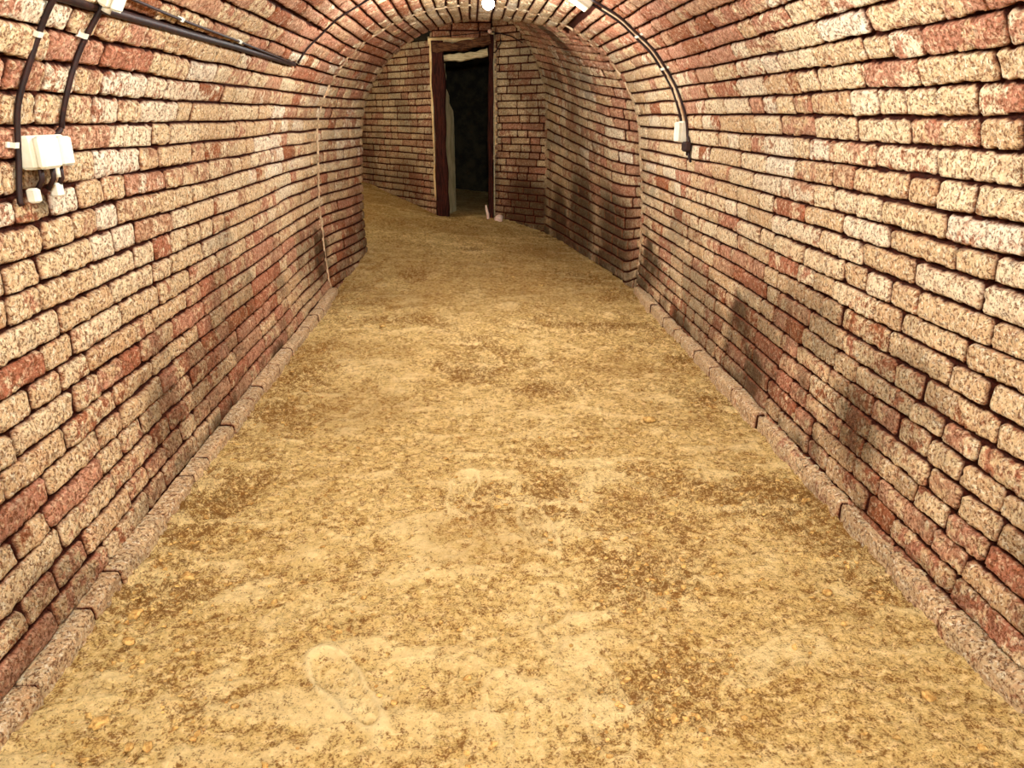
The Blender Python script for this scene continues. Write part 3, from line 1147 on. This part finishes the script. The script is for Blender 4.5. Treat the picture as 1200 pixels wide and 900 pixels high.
# pale conduit strip between the right pair
pth = cable_path(1, [(4.02, TR(0.66, 1.70)), (4.025, TR(0.85, 1.565)), (4.03, TR(1.0, 1.40)), (4.03, tz(1.15))], 0.003)
o = MB().tube(pth, 0.008, 8).build('conduit', M_RIDGE, smooth=True)
set_props(o, 'pale conduit between the two black cables curving down the right of the vault', 'conduit')


def wall_box(name, side, y, z, wy, hz, dp, label, cat='junction box', step=True, tilt=0.0):
    """box fixed to the wall; y,z centre; dp depth"""
    t = tz(z) if z < SP else (TL if side < 0 else TR)(*Z2X(side, z))
    p = surf_pt(side, y, t, 0.0)
    root = empty(name, tuple(p))
    set_props(root, label, cat)
    s = -side
    mb = MB(); mb.box((s * dp * 0.34, 0, 0), (dp * 0.68, wy, hz), bev=0.006)
    mb.build('box_body', M_PLASTIC, root)
    if step:
        MB().box((s * dp * 0.84, -wy * 0.22, 0), (dp * 0.34, wy * 0.52, hz * 0.98), bev=0.006).build('box_cover', M_PLASTIC, root)
        MB().box((s * dp * 0.80, wy * 0.30, 0), (dp * 0.24, wy * 0.36, hz * 0.92), bev=0.005).build('box_cover', M_PLASTIC, root)
    else:
        MB().box((s * dp * 0.82, 0, 0), (dp * 0.34, wy * 0.94, hz * 0.94), bev=0.005).build('box_cover', M_PLASTIC, root)
    return root


def Z2X(side, z):
    c = math.sqrt(max(0, 1 - ((z - SP) / B_) ** 2))
    return CX + side * A_ * c, z


bx = wall_box('junction_box', -1, 1.835, 1.120, 0.155, 0.072, 0.056, 'white two-part junction box on the left wall near the camera')
# glands and tails under the big box
for (dy, dz, ln_, mat) in ((-0.045, -0.035, 0.050, M_BLACK), (0.005, -0.035, 0.05, M_BLACK), (0.04, -0.035, 0.055, M_BLACK)):
    MB().tube([(0.03, dy, dz + 0.004), (0.028, dy, dz - ln_ * 0.5), (0.012, dy - 0.004, dz - ln_)], 0.006, 8).build('cable_tail', M_BLACK, bx, smooth=True)
for (dy, dz) in ((-0.065, -0.092), (0.035, -0.088)):
    MB().box((0.014, dy, dz), (0.022, 0.026, 0.032), bev=0.004).build('clip_block', M_PLASTIC, bx)
MB().tube([(0.03, 0.02, -0.032), (0.03, 0.02, -0.058)], 0.007, 10).build('gland', M_PLASTIC, bx, smooth=True)

b2 = wall_box('junction_box', 1, 4.04, 1.115, 0.085, 0.105, 0.05, 'small white junction box on the right wall below the two cables', step=False)
pk = surf_pt(1, 3.95, tz(1.045), 0.0)
root = empty('cable_connector', tuple(pk))
set_props(root, 'black cable connector hanging under the small white box on the right wall', 'connector')
mb = MB(); mb.box((-0.02, 0, 0.0), (0.036, 0.075, 0.05), bev=0.008); mb.build('housing', M_BLACK, root)
MB().tube([(-0.012, -0.02, -0.02), (-0.010, -0.025, -0.05), (-0.006, -0.045, -0.072)], 0.007, 8).build('cable_tail', M_BLACK, root, smooth=True)
MB().tube([(-0.012, 0.015, -0.02), (-0.010, 0.012, -0.045)], 0.006, 8).build('cable_tail', M_BLACK, root, smooth=True)

# box on the vault, right of the lamp, and the one at the top left
def vault_box(name, side, y, x, z, size, label):
    t = t_of(x, z, side)
    p = surf_pt(side, y, t, 0.0)
    q = surf_pt(side, y, t, 1.0) - p
    root = empty(name, tuple(p))
    set_props(root, label, 'junction box')
    a = math.atan2(q[2], q[0])
    R = np.array([[math.cos(a), 0, -math.sin(a)], [0, 1, 0], [math.sin(a), 0, math.cos(a)]])
    xf = lambda v: v @ R.T
    MB().box((size[2] * 0.35, 0, 0), (size[2] * 0.7, size[1], size[0]), bev=0.005).build('box_body', M_PLASTIC, root, xf=xf)
    MB().box((size[2] * 0.84, 0, 0), (size[2] * 0.3, size[1] * 0.93, size[0] * 0.93), bev=0.005).build('box_cover', M_PLASTIC, root, xf=xf)
    MB().tube([(size[2] * 0.4, 0, -size[0] * 0.45), (size[2] * 0.4, 0, -size[0] * 0.68)], 0.010, 10).build('gland', M_PLASTIC, root, smooth=True, xf=xf)
    return root


vault_box('junction_box', 1, 4.06, 0.565, 1.745, (0.11, 0.11, 0.045), 'white junction box on the vault right of the glowing lamp')
vault_box('junction_box', -1, 1.955, -0.825, 1.462, (0.06, 0.055, 0.04), 'white junction box cut by the top edge of the picture at the upper left')

# lamps: base, socket and bulb
def emit(name, col, st):
    m = bpy.data.materials.new(name); m.use_nodes = True
    b = m.node_tree.nodes['Principled BSDF']
    b.inputs['Emission Color'].default_value = col
    b.inputs['Emission Strength'].default_value = st
    b.inputs['Base Color'].default_value = (0.9, 0.95, 1, 1)
    return m


M_BULB = emit('glowing_bulb_glass', (0.86, 0.95, 1.0, 1), 30.0)


def lamp(x, y, ztop, label):
    root = empty('ceiling_lamp', (x, y, ztop))
    set_props(root, label, 'lamp')
    MB().lathe((0, 0, -0.045), [(0.036, 0), (0.042, 0.01), (0.042, 0.06)], 20).build('lamp_base', M_PLASTIC, root, smooth=False)
    MB().lathe((0, 0, -0.075), [(0.020, 0), (0.022, 0.005), (0.022, 0.032)], 16).build('lamp_socket', M_PLASTIC, root)
    MB().lathe((0, 0, -0.145), [(0.002, 0.0), (0.014, 0.003), (0.025, 0.012), (0.030, 0.028), (0.027, 0.045), (0.018, 0.062), (0.014, 0.072)], 20).build('bulb', M_BULB, root, smooth=True)
    return root


lamp(0.10, 4.13, 1.838, 'bare glowing bulb hanging from the crown of the vault')
lamp(0.06, 1.90, 1.838, 'glowing bulb overhead, above the frame')
lamp(0.06, -0.40, 1.838, 'unseen bulb added behind the viewpoint as fill light')
lamp(-1.35, 7.6, 2.28, 'unseen bulb added to light the end chamber from round the corner')

# wires over the doorway
def wire(pts, r, label, mat=M_BLACK, name='wire'):
    P = []
    for a, b in zip(pts[:-1], pts[1:]):
        for i in range(5):
            P.append(tuple(np.array(a) + (np.array(b) - np.array(a)) * i / 5))
    P.append(pts[-1])
    o = MB().tube(P, r, 6).build(name, mat, smooth=True)
    return set_props(o, label, 'wire')


wire([(-0.42, DY - 0.06, 1.93), (-0.1, DY - 0.06, 1.955), (0.20, DY - 0.07, 1.985)], 0.004, 'thin black wire strung just above the door lintel')
wire([(0.21, DY - 0.09, 1.99), (0.285, DY - 0.09, 1.975), (0.42, DY - 0.26, 1.93), (0.52, DY - 0.40, 1.86)], 0.006, 'black wire running right from the knot over the doorway')
wire([(0.335, DY - 0.10, 1.955), (0.32, DY - 0.10, 1.88), (0.27, DY - 0.07, 1.80), (0.235, DY - 0.07, 1.79)], 0.006, 'short black wire drooping to the top of the right door jamb')
wire([(0.252, DY - 0.045, 1.98), (0.25, DY - 0.045, 1.2), (0.247, DY - 0.045, 0.16)], 0.008, 'pale wire running down beside the right door jamb', M_PALE_WOOD)
mb = MB(); mb.lathe((0.215, DY - 0.085, 1.97), [(0.006, 0), (0.020, 0.008), (0.024, 0.02), (0.016, 0.035), (0.004, 0.04)], 10)
o = mb.build('wire_knot', M_CHALK, smooth=True, jitter=0.004); set_props(o, 'small pinkish knot where the wires meet above the door', 'knot')


# stake and stones by the door
def rock(name, c, size, mat, label, cat, seed, group=None, n=10):
    V, F = [], []
    for i in range(n + 1):
        th = math.pi * i / n
        for j in range(n * 2):
            ph = math.pi * j / n
            V.append((math.sin(th) * math.cos(ph), math.sin(th) * math.sin(ph), math.cos(th)))
    for i in range(n):
        for j in range(n * 2):
            F.append((i * 2 * n + j, (i + 1) * 2 * n + j, (i + 1) * 2 * n + (j + 1) % (2 * n), i * 2 * n + (j + 1) % (2 * n)))
    v = np.array(V)
    v = np.sign(v) * np.abs(v) ** 0.8
    v *= (1 + 0.45 * fbm(v[:, 0] * 1.9 + seed, v[:, 1] * 1.9, v[:, 2] * 1.9, seed, 3))[:, None]
    v *= np.array(size) / 2
    me = bpy.data.meshes.new(name); me.from_pydata([tuple(p) for p in v], [], F); me.update()
    me.materials.append(mat)
    for p in me.polygons: p.use_smooth = True
    o = bpy.data.objects.new(name, me); C.objects.link(o); o.location = c
    if label: set_props(o, label, cat, group)
    return o


g0 = ground(0.19, DY - 0.16)
o = MB().tube([(0.175, DY - 0.15, g0 - 0.02), (0.172, DY - 0.15, g0 + 0.05), (0.160, DY - 0.14, g0 + 0.10), (0.152, DY - 0.14, g0 + 0.145)], [0.016, 0.017, 0.015, 0.008], 8).build('stake', M_CHALK, smooth=True, jitter=0.003)
set_props(o, 'short pale pink stake leaning at the right foot of the door frame', 'stake')
rock('stone', (0.285, DY - 0.20, ground(0.285, DY - 0.20) + 0.022), (0.085, 0.07, 0.075), M_CHALK, 'pale stone lying right of the door frame foot', 'stone', 3)

# clods: the biggest ones one by one, the crumbs as one heap of stuff
rc = random.Random(5)
BIG = [  # x, y, size, label
    (-0.80, 1.26, .030, 'pale flat clod nearest the left footing, low in the bottom left corner'),
    (-0.71, 1.19, .018, 'small pale clod at the bottom left, left one of a close pair'),
    (-0.67, 1.185, .020, 'small pale clod at the bottom left, right one of a close pair'),
    (-0.81, 1.80, .034, 'brown clod in the dark crumbly patch off the left wall, farthest of that row'),
    (-0.88, 1.63, .030, 'brown clod lying between the dark crumbly patch and the left footing'),
    (-0.85, 1.52, .026, 'rounded clod beside the left footing, above the pale flat one'),
    (0.42, 4.42, .036, 'reddish clod alone in the far middle of the floor, right of centre'),
    (0.72, 2.80, .040, 'dark lumpy clod near the right footing, halfway down the tunnel'),
    (0.30, 5.60, .034, 'small clod far back on the floor, left one before the end chamber'),
    (0.50, 5.35, .034, 'small clod far back on the floor, right one before the end chamber'),
    (-0.55, 4.35, .030, 'small pale clod in the far left of the floor'),
    (-0.03, 1.34, .016, 'dark pebble-like clod alone near the bottom centre of the floor'),
    (-0.37, 1.54, .014, 'tiny dark clod left of centre above the clear shoe print'),
    (0.98, 1.24, .026, 'brown clod beside the right footing, low in the bottom right corner'),
    (0.93, 1.62, .024, 'tan clod against the right footing near the camera')]
for i, (x, y, s, lab) in enumerate(BIG):
    o = rock('earth_clod', (x, y, ground(x, y) + s * 0.16), (s * 1.25, s * 0.95, s * 0.6), M_CLOD, lab, 'earth clod', 20 + i, 'loose clods on the floor', n=8)
    o.rotation_euler = (0, 0, rc.uniform(0, 6.28))

V, F = [], []
ico = np.array([(0, 0, 1), (.89, 0, .45), (.28, .85, .45), (-.72, .53, .45), (-.72, -.53, .45), (.28, -.85, .45), (.72, .53, -.45), (-.28, .85, -.45), (-.89, 0, -.45), (-.28, -.85, -.45), (.72, -.53, -.45), (0, 0, -1)])
icf = [(0, 1, 2), (0, 2, 3), (0, 3, 4), (0, 4, 5), (0, 5, 1), (1, 6, 2), (2, 7, 3), (3, 8, 4), (4, 9, 5), (5, 10, 1), (6, 7, 2), (7, 8, 3), (8, 9, 4), (9, 10, 5), (10, 6, 1), (11, 7, 6), (11, 8, 7), (11, 9, 8), (11, 10, 9), (11, 6, 10)]
NCR = 5200
cx_ = rng.uniform(-0.93, 1.12, NCR * 3); cy_ = 0.95 + 4.3 * rng.random(NCR * 3) ** 1.5
X_, Y_ = cx_[None], cy_[None]
dd, soft_, cm_ = floor_detail(X_, Y_)
zb = (floor_base(X_, Y_) + dd)[0] - 0.004
keep = np.nonzero(rng.random(NCR * 3) < (0.06 + 0.94 * cm_[0]))[0][:NCR]
for i in keep:
    s = 0.0016 + 0.0065 * rng.random() ** 3.5
    sc = ico * (1 + 0.25 * rng.standard_normal((12, 1))) * s * np.array((1.2, 1, 0.75))
    b = len(V)
    V.extend([(cx_[i] + p[0], cy_[i] + p[1], zb[i] + s * 0.3 + p[2]) for p in sc])
    F.extend([(a + b, c + b, d + b) for (a, c, d) in icf])
me = bpy.data.meshes.new('earth_crumbs'); me.from_pydata(V, [], F); me.update()
o = link_mesh('earth_crumbs', me, M_CLOD)
set_props(o, 'fine crumbs of dry earth scattered over the sandy floor', 'earth crumbs', kind='stuff')
